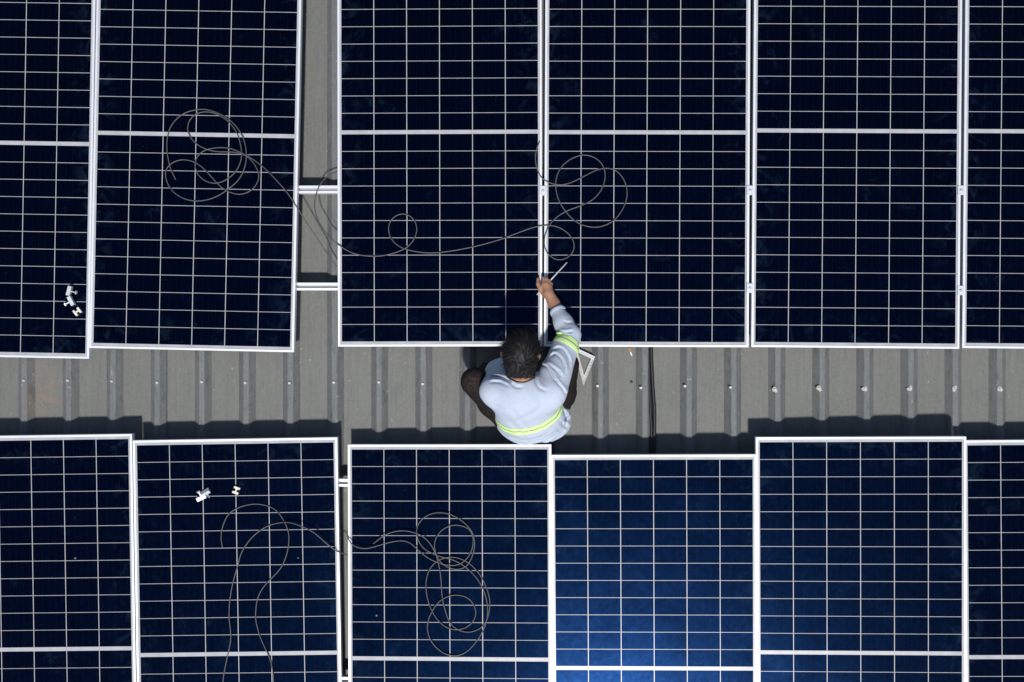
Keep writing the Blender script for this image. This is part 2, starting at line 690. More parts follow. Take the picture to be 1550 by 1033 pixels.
# ------------------------------------------------------------------ loose clamps and brackets
def make_loose_clamp():
    root = empty('loose_clamp')
    b = MB()
    pr = [(-.0088, .0), (-.0088, .022), (-.0032, .022), (-.0032, .004), (.0032, .004), (.0032, .022), (.0088, .022), (.0088, 0)]
    pr = [(x, .024 - z) for x, z in pr]
    n = len(pr)
    L = .023
    vs = [(x, -L, z) for x, z in pr] + [(x, L, z) for x, z in pr]
    fs = [(i, (i + 1) % n, n + (i + 1) % n, n + i) for i in range(n)]
    vs2 = fs
    b.add(vs, vs2)
    for e in (0, n):
        idx = [e + q for q in range(n)]
        b.add([vs[q] for q in idx], [(0, 1, 2, 3), (0, 3, 4, 7), (4, 5, 6, 7)])
    b.build('clamp_plate', M['bright'], root)
    c = MB()
    c.cyl((.009, 0, .012), (.037, 0, .012), .0036, n=10)
    c.build('bolt', M['steel'], root)
    d = MB()
    d.cyl((.030, 0, .012), (.036, 0, .012), .0095, n=6)
    d.build('nut', M['steel'], root)
    return root


def place(o, px, py, z, rot):
    p = P(px, py, z)
    o.location = p
    o.rotation_euler = rot


lc = make_loose_clamp()
R = math.radians
LC = [(107.0, 440.8, .001, (0, 0, R(-14)), 'loose bright clamp with bolt pointing right, topmost of three pieces at the left photo edge'),
      (109.8, 456.0, .002, (0, 0, R(208)), 'greyer loose clamp lying slanted, middle of three pieces at the left photo edge'),
      (310.5, 743.2, .004, (0, R(38), R(-60)), 'bright loose clamp on its side, upper of a touching pair on a lower panel'),
      (306.0, 752.0, .001, (0, R(-12), R(115)), 'dull loose clamp half under the bright one of the touching pair')]
lcs = []
for i, (px, py, z, rot, lab) in enumerate(LC):
    o = lc if i == 0 else copy_tree(lc)
    place(o, px, py, z, rot)
    tag(o, lab, 'clamp', 'loose clamps lying on panels')
    lcs.append(o)
for i in (1, 3):
    for ch in COL.objects:
        if ch.parent == lcs[i] and ch.name.startswith('clamp_plate'):
            ch.data = ch.data.copy()
            ch.data.materials[0] = M['clamp']


def make_bracket():
    b = MB()
    b.box((0, 0, .006), (.007, .030, .012))
    for s in (-1, 1):
        b.add([(-.014, s * .012 - .005, 0), (.015, s * .012 - .005, 0), (.015, s * .012 + .005, 0), (-.014, s * .012 + .005, 0),
               (-.014, s * .012 - .005, .014), (.015, s * .012 - .005, .014), (.015, s * .012 + .005, .014), (-.014, s * .012 + .005, .014)],
              [(0, 3, 2, 1), (4, 5, 6, 7), (0, 1, 5, 4), (2, 3, 7, 6), (1, 2, 6, 5), (3, 0, 4, 7)])
    return b.build('rail_nut', M['cream'])


rn = make_bracket()
place(rn, 118.2, 471.8, .0005, (0, 0, R(-52)))
tag(rn, 'small cream notched rail nut below two loose clamps at the left photo edge', 'rail nut', 'loose rail nuts')
rn2 = rn.copy()
COL.objects.link(rn2)
place(rn2, 358.3, 742.0, .0005, (0, 0, R(-20)))
tag(rn2, 'small cream notched rail nut lying alone right of the touching clamp pair', 'rail nut', 'loose rail nuts')

# ------------------------------------------------------------------ cables


def px_path(pts, sc, ox, oy):
    return [(x / sc + ox, y / sc + oy) for x, y in pts]


def cable(name, pix, zs, r, label, seed, lift=.006, group='thin grey cables left on the panels'):
    """pix: photo pixels along the cable; zs: {index: z} fixed heights, otherwise resting on glass with slight lifts"""
    rr = random.Random(seed)
    pts = []
    ph = [rr.uniform(0, 6.28) for _ in range(3)]
    for i, (x, y) in enumerate(pix):
        z = r + .001 + lift * (.5 + .5 * math.sin(i * .55 + ph[0])) * (.6 + .4 * math.sin(i * .23 + ph[1]))
        if i in zs:
            z = zs[i]
        pts.append(P(x, y, z))
    path = relax(catmull(pts), 5)
    o = tube(name, path, r, M['cable'])
    return tag(o, label, 'cable', group)


cA = px_path([(158, 742), (110, 640), (80, 500), (78, 380), (100, 280), (160, 190), (250, 125), (350, 100), (420, 95), (520, 120),
              (620, 170), (690, 225), (760, 320), (800, 430), (808, 540), (790, 640), (740, 740), (660, 815), (560, 885), (460, 925),
              (350, 940), (240, 920), (140, 860), (80, 770), (62, 680), (90, 615), (150, 575), (220, 558), (300, 570), (370, 605),
              (440, 665), (520, 755), (600, 830), (680, 868), (760, 878), (840, 850), (900, 790), (925, 710), (905, 640), (850, 560),
              (790, 515), (700, 490), (620, 487), (530, 485), (430, 460), (350, 415), (290, 350), (265, 270), (290, 190), (350, 135),
              (430, 118), (510, 130), (600, 175), (660, 225), (720, 310), (752, 410), (765, 500), (755, 580), (710, 670), (650, 725),
              (580, 765), (510, 778), (430, 755), (365, 700), (335, 620), (350, 540), (410, 480), (490, 455), (590, 447), (680, 462),
              (760, 495), (860, 550), (960, 625), (1020, 680), (1170, 845), (1280, 1010)], 6.077, 240, 150)
nA = len(cA)
cA += [(462, 334), (476, 355), (492, 379), (506, 399), (522, 418), (545, 440)]
zA = {nA - 3: .014, nA - 2: .012, nA - 1: .006, nA: -.006, nA + 1: -.022, nA + 2: -.038, nA + 3: -.050, nA + 4: -.060, nA + 5: -.07}
cable('cable', cA, zA, .0027, 'grey cable coiled on the turned panel, its tail dropping slantwise into the open gap', 1)

cB = px_path([(300, 300), (200, 332), (150, 357), (110, 375), (70, 420), (50, 480), (50, 530), (70, 590), (110, 645), (160, 690), (220, 725),
              (290, 738), (350, 737), (420, 720), (470, 695), (500, 655), (510, 615), (500, 580), (475, 555), (445, 547), (410, 558),
              (385, 590), (382, 630), (400, 670), (440, 700), (500, 717), (570, 724), (650, 717), (760, 697), (880, 665), (960, 635),
              (1040, 607), (1090, 600), (1140, 605), (1190, 635), (1218, 680), (1210, 725), (1175, 752), (1140, 755), (1105, 735),
              (1085, 700), (1085, 650), (1100, 610), (1130, 570), (1180, 537), (1250, 510), (1300, 485), (1340, 440), (1358, 385),
              (1350, 335), (1320, 300), (1270, 282), (1220, 292), (1170, 325), (1140, 375), (1135, 430), (1150, 490), (1190, 550),
              (1240, 592), (1300, 608), (1350, 602), (1400, 575), (1440, 520), (1457, 460), (1445, 400), (1410, 355), (1370, 342),
              (1320, 350), (1250, 385), (1190, 412), (1140, 417), (1090, 400), (1060, 370), (1043, 310), (1047, 260), (1063, 220)],
             2.977, 460, 140)
zB = {0: -.09, 1: -.075, 2: -.055, 3: -.042, 4: -.028, 5: -.018, 6: -.012, 7: -.004, 8: .003, 9: .010, 10: .012,
      31: .007, 32: .008, 33: .007, 40: .007, 41: .008, 42: .007}
cable('cable', cB, zB, .0027, 'grey cable from the open gap ending in big loops above the hand', 2)

cC = px_path([(62, 290), (53, 240), (60, 180), (90, 110), (140, 72), (200, 53), (250, 48), (310, 58), (360, 85), (400, 140), (425, 200),
              (428, 260), (415, 330), (385, 400), (335, 455), (285, 510), (255, 570), (245, 640), (245, 690), (265, 770), (290, 830),
              (318, 890), (335, 950), (342, 1010), (342, 1060), (330, 1130), (280, 1180), (180, 1190), (90, 1140), (65, 1060),
              (67, 1000), (80, 930), (95, 860), (107, 800), (105, 740), (98, 680), (100, 600), (115, 500), (145, 390), (165, 320),
              (205, 255), (255, 205), (310, 170), (370, 153), (430, 150), (480, 165), (540, 190), (590, 225), (640, 270), (690, 308),
              (725, 322), (760, 330), (800, 345)], 3.65, 320, 750)
q = len(cC)
zC = {q - 9: .020, q - 8: .032, q - 7: .036, q - 6: .034, q - 5: .026, q - 4: .012, q - 3: -.004, q - 2: -.040, q - 1: -.07}
cable('cable', cC, zC, .0027, 'grey cable in two long strands arching over a lower panel into the narrow slot', 3)

cD = px_path([(150, 300), (138, 350), (140, 385), (160, 415), (200, 430)], 2.977, 480, 686)
cD += px_path([(0, 288), (90, 262), (150, 247), (210, 243), (260, 262), (310, 310), (370, 355), (440, 385), (500, 398), (560, 390),
               (610, 350), (640, 290), (645, 220), (620, 170), (570, 148), (520, 145), (460, 168), (415, 220), (402, 280), (420, 340),
               (450, 385), (500, 415), (550, 422), (600, 405), (640, 340), (655, 260), (640, 190), (600, 140), (540, 95), (480, 72),
               (430, 67), (370, 78), (320, 115), (293, 160), (295, 220), (330, 285), (390, 322), (450, 345), (520, 362), (580, 395),
               (640, 445), (690, 510), (720, 580), (735, 650), (733, 720), (710, 800), (660, 880), (600, 940), (530, 963), (460, 945),
               (400, 895), (365, 830), (360, 760), (385, 690), (430, 625), (490, 590), (550, 582), (620, 605), (660, 670), (655, 730),
               (610, 780), (540, 800), (470, 780), (410, 720), (370, 640), (350, 540), (360, 450), (400, 385), (460, 352), (520, 345),
               (590, 365), (650, 410), (700, 475), (740, 570), (750, 650), (730, 740), (690, 790), (620, 815), (550, 800), (500, 755),
               (465, 660), (450, 580), (443, 470), (425, 370), (400, 300), (360, 240), (310, 205), (250, 185), (190, 180), (120, 195),
               (60, 230), (20, 262)], 4.13, 560, 760)
zD = {0: -.06, 1: -.035, 2: -.004, 3: .010, 4: .010, 5: .006}
cable('cable', cD, zD, .0027, 'grey cable bundled in many overlapping loops on the panel behind the worker', 4)

for nm, pth, r, lab in (
        ('conduit', [(979.5, 380), (980, 450), (980.8, 520), (981.6, 560), (982.6, 590), (983.8, 620), (985.5, 655), (985.4, 690), (985, 760)], .0078,
         'thinner left black conduit running down the roof pan beside a thicker one'),
        ('conduit', [(984.5, 380), (984.6, 450), (984.9, 520), (986.2, 560), (987.8, 590), (989.9, 620), (989.9, 655), (989.4, 690), (989, 760)], .0098,
         'thicker right black conduit running down the roof pan beside a thinner one')):
    pts = [P(x + .5, y, ZR + r + (.012 if r < .009 else .003)) for x, y in pth]
    tag(tube(nm, catmull(pts, .02), r, M['conduit'], n=12), lab, 'conduit', 'black conduits on the roof')

# ------------------------------------------------------------------ roofing screws


def make_screw(seal, seed):
    root = empty('roof_screw')
    b = MB()
    b.cyl((0, 0, 0), (0, 0, .0025), .0085, .0075, n=16)
    b.build('washer', M['washer'], root, False)
    c = MB()
    c.cyl((0, 0, .0025), (0, 0, .004), .0068, n=16)
    c.cyl((0, 0, .004), (0, 0, .0085), .0050, n=6)
    c.build('screw_head', M['screw'], root)
    if seal:
        rr = random.Random(seed)
        vs, fs = [], []
        N = 26
        ph = [rr.uniform(0, 6.28) for _ in range(4)]
        for rad, z in ((.0070, .0026), (.0082, .0048), (.0108, .0040), (.0132, .0002)):
            for k in range(N):
                a = 2 * math.pi * k / N
                f = 1 + (.18 * math.sin(2 * a + ph[0]) + .13 * math.sin(3 * a + ph[1]) + .08 * math.sin(7 * a + ph[2])) * (rad / .0135) ** 2
                vs.append((rad * f * .92 * math.cos(a), rad * f * 1.12 * math.sin(a), z))
        for j in range(3):
            for k in range(N):
                a, b2 = j * N + k, j * N + (k + 1) % N
                fs.append((a, b2, b2 + N, a + N))
        mesh_obj('sealant', vs, fs, M['seal'], root, True)
    return root


SCREW = [(36.1, 576.1), (102.7, 576.2), (169.5, 577.3), (237.9, 579.2), (305.5, 578.2), (371.4, 579.5), (438.1, 580), (505.4, 579),
         (573.5, 578.8), (639.9, 581.2), (904.5, 584.2), (970.0, 587.2), (1036.6, 584.5), (1105.5, 586.4)]
ORD = ['first', 'second', 'third', 'fourth', 'fifth', 'sixth', 'seventh', 'eighth', 'ninth', 'tenth']
ps = make_screw(False, 0)
for i, (px, py) in enumerate(SCREW):
    o = ps if i == 0 else copy_tree(ps)
    o.location = P(px, py, ZT)
    o.rotation_euler = (0, 0, random.uniform(0, 3))
    if i < 10:
        lab = 'bare roofing screw on a rib, %s from the left photo edge' % ORD[i]
    else:
        lab = ['bare roofing screw on the rib beside the set square', 'bare roofing screw on the rib just left of the black conduits',
               'bare roofing screw on the first rib right of the black conduits',
               'bare roofing screw on the rib next to the first white sealant ring'][i - 10]
    tag(o, lab, 'roof screw', 'bare roofing screws on the ribs')
SEAL = [(1172.6, 590.0), (1239.5, 588.0), (1308.7, 588.6), (1377.0, 588.1), (1444.6, 588.0), (1513.5, 589.0)]
for i, (px, py) in enumerate(SEAL):
    o = make_screw(True, 11 + i)
    o.location = P(px, py, ZT)
    o.rotation_euler = (0, 0, 0)
    tag(o, 'roofing screw ringed with white sealant, %s of its kind counted from the worker' % ORD[i], 'roof screw', 'roofing screws ringed with sealant')

# ------------------------------------------------------------------ small things on the roof and panels


def scatter_thing(name, px, py, z, r, mat, label, cat, seed, hgt=.5):
    rr = random.Random(seed)
    bm = bmesh.new()
    bmesh.ops.create_icosphere(bm, subdivisions=2, radius=r)
    for v in bm.verts:
        v.co *= rr.uniform(.85, 1.12)
        v.co.z *= hgt
        v.co.z += r * hgt * .9
    me = bpy.data.meshes.new(name)
    bm.to_mesh(me)
    bm.free()
    me.materials.append(mat)
    o = bpy.data.objects.new(name, me)
    COL.objects.link(o)
    o.location = P(px, py, z)
    return tag(o, label, cat)


scatter_thing('pebble', 955.6, 578.3, ZR, .0075, M['pebble'], 'small black pebble on the roof pan below the cigarette butt', 'pebble', 1)
scatter_thing('pebble', 1088.0, 578.6, ZR, .0055, M['washer'], 'small grey pebble on the roof pan left of a bare screw, right of the conduits', 'pebble', 2, .3)
scatter_thing('dirt_speck', 114.0, 845.3, .0, .0045, M['speck'], 'pale round dirt speck on the lower left corner panel', 'dirt speck', 3, .25)
scatter_thing('dirt_speck', 451.3, 844.8, .0, .0032, M['speck'], 'tiny pale dirt speck right of the double cable strand', 'dirt speck', 4, .25)
scatter_thing('dirt_speck', 570.0, 932.0, .0, .0045, M['speck'], 'pale round dirt speck left of the many-looped cable coil', 'dirt speck', 5, .25)

# cigarette butt
cig = empty('cigarette_butt')
a, b, c = P(952.3, 526.8, ZR + .0045), P(954.6, 533.5, ZR + .0045), P(956.4, 538.8, ZR + .0045)
m_ = MB(); m_.cyl(a, b, .0042, n=14); m_.build('filter', M['filter'], cig)
m_ = MB(); m_.cyl(b, c, .0040, .0034, n=14); m_.build('paper', M['paper'], cig)
tag(cig, 'orange and white cigarette butt on the grey roof below the panel edge', 'cigarette butt')

# set square lying on the roof, one edge up on the rib
sq = empty('set_square')
zq = ZR + .012


def tri_inset(A, B, C, d):
    def off(p, q, r):
        e = (q - p).normalized()
        nrm = Vector((-e.y, e.x, 0))
        if nrm.dot(r - p) < 0:
            nrm = -nrm
        return p + nrm * d, e
    def inter(l1, l2):
        (p, e), (q, f) = l1, l2
        den = e.x * f.y - e.y * f.x
        t = ((q.x - p.x) * f.y - (q.y - p.y) * f.x) / den
        return p + e * t
    ab, bc, ca = off(A, B, C), off(B, C, A), off(C, A, B)
    return inter(ca, ab), inter(ab, bc), inter(bc, ca)


A, B, C = P(901.8, 540.2, zq + .03), P(883.2, 584.0, zq), P(867.2, 524.0, zq + .03)
A.z = B.z = C.z = zq
a, b, c = tri_inset(A, B, C, .0165)
vs = []
for z in (zq - .003, zq):
    vs += [Vector((p.x, p.y, z)) for p in (A, B, C, a, b, c)]
fs = []
for i in range(3):
    j = (i + 1) % 3
    fs += [(6 + i, 6 + j, 6 + 3 + j, 6 + 3 + i), (i, 3 + i, 3 + j, j), (i, j, 6 + j, 6 + i), (3 + i, 9 + i, 9 + j, 3 + j)]
mesh_obj('blade', vs, fs, M['square'], sq)
fe = MB()
e = (A - C).normalized()
nn = Vector((-e.y, e.x, 0))
if nn.dot(B - C) < 0:
    nn = -nn
for k, (o0, wd, hh) in enumerate(((.0012, .005, .012), (.0072, .0035, .009), (.0125, .0050, .012))):
    mid = (A + C) / 2 + nn * (o0 + wd / 2)
    rot = Matrix.Rotation(math.atan2(e.y, e.x), 3, 'Z')
    fe.box((mid.x, mid.y, zq + .0005 + hh / 2), ((A - C).length - .004, wd, hh), 0, rot)
fe.build('fence', M['bright'], sq)
gr = MB()
for p0, p1 in ((A, B), (B, C)):
    e = (p1 - p0).normalized()
    nn = Vector((-e.y, e.x, 0))
    third = C if p0 is A else A
    if nn.dot(third - p0) < 0:
        nn = -nn
    Ln = (p1 - p0).length
    for t in range(1, 9):
        s = Ln * t / 9
        q = p0 + e * s + nn * .0085
        gr.cyl((q.x, q.y, zq + .0003), (q.x, q.y, zq + .0008), .0016, n=8)
    for t in range(4, 44):
        s = Ln * t / 46
        l_ = .004 if t % 5 else .006
        q = p0 + e * s + nn * (.001 + l_ / 2)
        gr.box((q.x, q.y, zq + .0006), (.0007, l_, .0004), 0, Matrix.Rotation(math.atan2(e.y, e.x), 3, 'Z'))
gr.build('graduations', M['ink'], sq)
tag(sq, 'aluminium triangular set square lying on the roof right of the worker', 'set square')

# ------------------------------------------------------------------ SDF modelling for the worker


class SDF:
    def __init__(self, lo, hi, res):
        self.lo = np.array(lo, float)
        self.res = res
        self.n = np.ceil((np.array(hi) - self.lo) / res).astype(int) + 1
        self.d = np.full(self.n, 1.0, np.float32)

    def box(self, lo, hi):
        i0 = np.clip(np.floor((np.array(lo) - self.lo) / self.res).astype(int), 0, self.n)
        i1 = np.clip(np.ceil((np.array(hi) - self.lo) / self.res).astype(int) + 1, 0, self.n)
        sl_ = tuple(slice(a, b) for a, b in zip(i0, i1))
        ax = [self.lo[k] + self.res * np.arange(i0[k], i1[k], dtype=np.float32) for k in range(3)]
        g_ = np.meshgrid(*ax, indexing='ij', sparse=True)
        return sl_, g_

    def blend(self, sl_, dd, k):
        a = self.d[sl_]
        if k > 0:
            h = np.clip(.5 + .5 * (a - dd) / k, 0, 1)
            self.d[sl_] = a * (1 - h) + dd * h - k * h * (1 - h)
        else:
            self.d[sl_] = np.minimum(a, dd)

    def carve(self, sl_, dd, k):
        a = self.d[sl_]
        h = np.clip(.5 - .5 * (a + dd) / k, 0, 1) if k > 0 else None
        if k > 0:
            self.d[sl_] = a * (1 - h) + (-dd) * h + k * h * (1 - h)
        else:
            self.d[sl_] = np.maximum(a, -dd)

    def capsule(self, a, b, ra, rb, k=.02, carve=False):
        a, b = np.array(a, float), np.array(b, float)
        pad = max(ra, rb) + .05 + k
        sl_, (x, y, z) = self.box(np.minimum(a, b) - pad, np.maximum(a, b) + pad)
        ba = b - a
        L2 = max((ba ** 2).sum(), 1e-9)
        px_, py_, pz_ = x - a[0], y - a[1], z - a[2]
        h = np.clip((px_ * ba[0] + py_ * ba[1] + pz_ * ba[2]) / L2, 0, 1)
        dd = np.sqrt((px_ - ba[0] * h) ** 2 + (py_ - ba[1] * h) ** 2 + (pz_ - ba[2] * h) ** 2) - (ra + (rb - ra) * h)
        (self.carve if carve else self.blend)(sl_, dd.astype(np.float32), k)

    def chain(self, pts, rs, k=.02):
        for i in range(len(pts) - 1):
            self.capsule(pts[i], pts[i + 1], rs[i], rs[i + 1], k)

    def ellipsoid(self, c, r, rot=None, k=.03, carve=False):
        c = np.array(c, float)
        pad = max(r) + .05 + k
        sl_, (x, y, z) = self.box(c - pad, c + pad)
        Rm = np.eye(3) if rot is None else np.array(rot.transposed())
        X, Y, Z = x - c[0], y - c[1], z - c[2]
        u = [Rm[i, 0] * X + Rm[i, 1] * Y + Rm[i, 2] * Z for i in range(3)]
        k0 = np.sqrt(sum((u[i] / r[i]) ** 2 for i in range(3)))
        k1 = np.sqrt(sum((u[i] / r[i] ** 2) ** 2 for i in range(3))) + 1e-6
        dd = k0 * (k0 - 1) / k1
        (self.carve if carve else self.blend)(sl_, dd.astype(np.float32), k)

    def halfspace_cut(self, co, no):
        """remove everything on the +no side"""
        sl_, (x, y, z) = self.box(self.lo, self.lo + self.n * self.res)
        no = np.array(no, float); no /= np.linalg.norm(no)
        dd = (x - co[0]) * no[0] + (y - co[1]) * no[1] + (z - co[2]) * no[2]
        self.d = np.maximum(self.d, dd.astype(np.float32))

    def grid(self):
        return self.box(self.lo, self.lo + (self.n - 1) * self.res)[1]

    def mesh(self):
        d = self.d
        ins = d < 0
        c = [ins[i:i - 1 or None, j:j - 1 or None, k:k - 1 or None] for i in (0, 1) for j in (0, 1) for k in (0, 1)]
        cnt = sum(q.astype(np.int8) for q in c)
        act = (cnt > 0) & (cnt < 8)
        idx = np.full(act.shape, -1, np.int64)
        ijk = np.argwhere(act)
        idx[act] = np.arange(len(ijk))
        corner = [(i, j, k) for i in (0, 1) for j in (0, 1) for k in (0, 1)]
        val = {cc: d[ijk[:, 0] + cc[0], ijk[:, 1] + cc[1], ijk[:, 2] + cc[2]] for cc in corner}
        acc = np.zeros((len(ijk), 3)); num = np.zeros(len(ijk))
        for c0 in corner:
            for ax in range(3):
                if c0[ax] == 0:
                    c1 = list(c0); c1[ax] = 1; c1 = tuple(c1)
                    a, b = val[c0], val[c1]
                    x = (a < 0) != (b < 0)
                    t = np.where(x, a / np.where(x, a - b, 1), 0)
                    pt = np.array(c0, float)[None, :].repeat(len(ijk), 0)
                    pt[:, ax] = t
                    acc[x] += pt[x]; num[x] += 1
        verts = self.lo + (ijk + acc / num[:, None]) * self.res
        quads = []
        for ax in range(3):
            o1, o2 = [q for q in range(3) if q != ax]
            s0 = [slice(None)] * 3; s1 = [slice(None)] * 3
            s0[ax] = slice(0, -1); s1[ax] = slice(1, None)
            a, b = ins[tuple(s0)], ins[tuple(s1)]
            ch = a != b
            e = np.argwhere(ch)
            sgn = a[ch]
            ok = (e[:, o1] > 0) & (e[:, o2] > 0) & (e[:, o1] < self.n[o1] - 1) & (e[:, o2] < self.n[o2] - 1)
            e, sgn = e[ok], sgn[ok]
            def at(da, db):
                q = e.copy(); q[:, o1] += da; q[:, o2] += db
                return idx[q[:, 0], q[:, 1], q[:, 2]]
            qd = np.stack([at(-1, -1), at(0, -1), at(0, 0), at(-1, 0)], 1)
            flip = sgn if ax != 1 else ~sgn
            qd[~flip] = qd[~flip][:, ::-1]
            quads.append(qd)
        return verts, np.concatenate(quads)


def sdf_obj(name, s, mat, parent=None):
    v, q = s.mesh()
    me = bpy.data.meshes.new(name)
    me.vertices.add(len(v))
    me.vertices.foreach_set('co', v.astype(np.float32).ravel())
    me.loops.add(len(q) * 4)
    me.loops.foreach_set('vertex_index', q.ravel().astype(np.int32))
    me.polygons.add(len(q))
    me.polygons.foreach_set('loop_start', np.arange(0, len(q) * 4, 4, dtype=np.int32))
    me.polygons.foreach_set('use_smooth', np.ones(len(q), bool))
    me.update(calc_edges=True)
    me.validate()
    me.materials.append(mat)
    o = bpy.data.objects.new(name, me)
    COL.objects.link(o)
    if parent is not None:
        o.parent = parent
    return o


RES = .0042
lo = (P(690, 690, -.15).x, P(690, 690, -.15).y, ZR - .002)
hi = (P(885, 395, .0).x + .02, P(885, 395, .0).y + .02, .56)

# joints ------------------------------------------------------------
PEL = P(802, 634, -.035)
WAI = P(801, 628, .06)
CHE = P(792, 605, .185)
NEK = P(788, 581, .255)
HD = P(788.5, 535.5, .345)
SHL, ELL, WRL, HAL = P(747, 592, .225), P(754, 564, .03), P(774, 545, .045), P(790, 531, .030)
SHR, ELR, WRR = P(837, 590, .255), P(861, 506, .135), P(838.5, 459, .052)
HIL, KNL, ANL = P(778, 634, -.05), P(719, 578, .12), P(744, 606, -.085)
HIR, KNR, ANR = P(826, 634, -.05), P(855, 553, .10), P(849, 602, -.085)
FAC = (Vector((0, 1, 0)) * .80 + Vector((0, 0, -1)) * .60).normalized()      # where the face looks
UPH = Vector((0, FAC.z * -1, FAC.y)).normalized()                             # crown direction
RIG = Vector((1, 0, 0))
HROT = Matrix((RIG, FAC, UPH)).transposed()          # columns: right, forward, up
HROT = HROT @ Matrix.Rotation(R(-4), 3, 'Z')

# body (skin): one continuous surface -------------------------------
b_ = SDF(lo, hi, RES)
LEAN = Matrix.Rotation(R(-28), 3, 'X')
b_.ellipsoid(PEL, (.145, .105, .10), LEAN, .03)
b_.ellipsoid(WAI, (.135, .095, .13), LEAN, .04)
b_.ellipsoid(CHE, (.135, .095, .14), LEAN, .04)
b_.capsule(SHL, SHR, .05, .05, .05)
b_.chain([NEK - Vector((0, .02, .05)), NEK + (HD - NEK) * .55], [.058, .050], .03)
b_.chain([SHL, ELL, WRL], [.045, .036, .026], .02)
b_.chain([SHR, ELR, WRR], [.045, .036, .0265], .02)
b_.chain([HIL, KNL, ANL], [.075, .052, .036], .02)
b_.chain([HIR, KNR, ANR], [.075, .052, .036], .02)
for an, dx in ((ANL, -.03), (ANR, .02)):
    b_.chain([an + Vector((0, -.03, -.02)), an + Vector((dx, .14, -.048))], [.030, .022], .02)
# head
def H(x, y, z):
    return HD + HROT @ Vector((x, y, z))
b_.ellipsoid(HD, (.0715, .092, .098), HROT, .02)
b_.ellipsoid(H(0, .035, -.055), (.052, .050, .062), HROT, .03)          # jaw
b_.capsule(H(0, .088, -.002), H(0, .106, -.030), .009, .013, .012)       # nose
b_.capsule(H(-.020, .078, -.068), H(.020, .078, -.068), .009, .009, .01)  # mouth
b_.capsule(H(-.035, .082, .022), H(.035, .082, .022), .010, .010, .012)   # brow
for s in (-1, 1):
    b_.ellipsoid(H(s * .031, .083, .006), (.013, .010, .009), HROT, .004, carve=True)
    b_.ellipsoid(H(s * .030, .078, .006), (.0115, .0105, .0095), HROT, .0)
    b_.capsule(H(s * .076, -.010, -.012), H(s * .080, -.020, .018), .010, .012, .008)   # ears
    b_.capsule(H(s * .074, -.004, -.028), H(s * .076, -.010, -.012), .007, .009, .006)
# right hand: palm back up, thumb to the left, fingers curled round the rod
KN = [P(822.6, 430.8, .050), P(826.6, 430.4, .053), P(830.2, 432.4, .051), P(833.0, 435.6, .046)]
PALM = P(829.8, 444.0, .050)
b_.capsule(WRR, PALM, .0265, .0265, .015)
for kn in KN:
    b_.capsule(PALM + (kn - PALM) * .1, kn, .0165, .0106, .010)
MIDP = [P(822.2, 421.6, .040), P(827.2, 422.6, .040), P(831.4, 425.6, .038), P(834.2, 430.2, .034)]
TIP = [P(822.4, 424.4, .020), P(827.0, 425.4, .020), P(830.8, 428.0, .018), P(833.0, 432.0, .018)]
for kn, mp, tp in zip(KN, MIDP, TIP):
    b_.chain([kn, mp, tp], [.0096, .0088, .0078], .003)
b_.chain([P(825.0, 446.0, .040), P(818.0, 437.8, .042), P(814.6, 430.5, .040), P(814.4, 422.8, .030)], [.016, .0120, .0100, .0085], .005)
# left hand, resting by the panel edge under the head
b_.capsule(WRL, HAL, .024, .022, .014)
dl = (HAL - WRL).normalized()
sd = Vector((-dl.y, dl.x, 0)).normalized()
for k_ in range(4):
    r0 = HAL + sd * (.026 - .0175 * k_) + dl * .01
    r1 = r0 + dl * (.036 if k_ in (1, 2) else .030) + Vector((0, 0, -.008))
    r2 = r1 + dl * .022 + Vector((0, 0, -.016))
    b_.chain([r0, r1, r2], [.0095, .0085, .0078], .004)
b_.chain([HAL + sd * .026 - dl * .03, HAL + sd * .05 - dl * .002, HAL + sd * .055 + dl * .022 + Vector((0, 0, -.01))], [.012, .0105, .0085], .006)
# necks of cloth never touch the roof: keep the soles level
person = sdf_obj('person', b_, M['skin'])
tag(person, 'man crouching on the roof in a pale blue sweatshirt, right arm stretched out', 'person')

# shirt --------------------------------------------------------------
s_ = SDF(lo, hi, RES)
s_.ellipsoid(CHE + Vector((.004, -.002, 0)), (.158, .112, .155), LEAN, .03)
s_.ellipsoid(WAI + Vector((.006, .0, .0)), (.168, .122, .15), LEAN, .05)
s_.ellipsoid(P(806, 636, -.02), (.176, .122, .075), None, .05)
s_.capsule(SHL + Vector((.01, .0, -.004)), SHR + Vector((-.02, -.01, -.01)), .064, .064, .05)
s_.capsule(NEK + Vector((0, -.035, -.04)), NEK + Vector((0, .0, -.02)), .088, .072, .05)
s_.chain([SHL, ELL, WRL + (ELL - WRL) * .25], [.062, .056, .040], .03)
ELR2 = ELR + Vector((.003, -.004, .0))
CUF = ELR + (WRR - ELR) * .74
s_.chain([P(831, 599, .235), P(840, 564, .220), P(854.5, 529, .165), ELR2], [.070, .062, .057, .051], .03)
s_.capsule(SHR + Vector((0, 0, .004)), SHR + (ELR - SHR) * .5, .062, .056, .03)
s_.chain([ELR2, ELR + (WRR - ELR) * .35, CUF], [.050, .044, .0355], .02)
s_.capsule(P(845, 641, -.03), P(842, 620, .03), .054, .048, .04)        # loose cloth bagging at the right hip
x, y, z = s_.grid()


def near(c, sig):
    return np.exp(-((x - c[0]) ** 2 + (y - c[1]) ** 2 + (z - c[2]) ** 2) / (2 * sig * sig))
def dist(c):
    return np.sqrt((x - c[0]) ** 2 + (y - c[1]) ** 2 + (z - c[2]) ** 2)
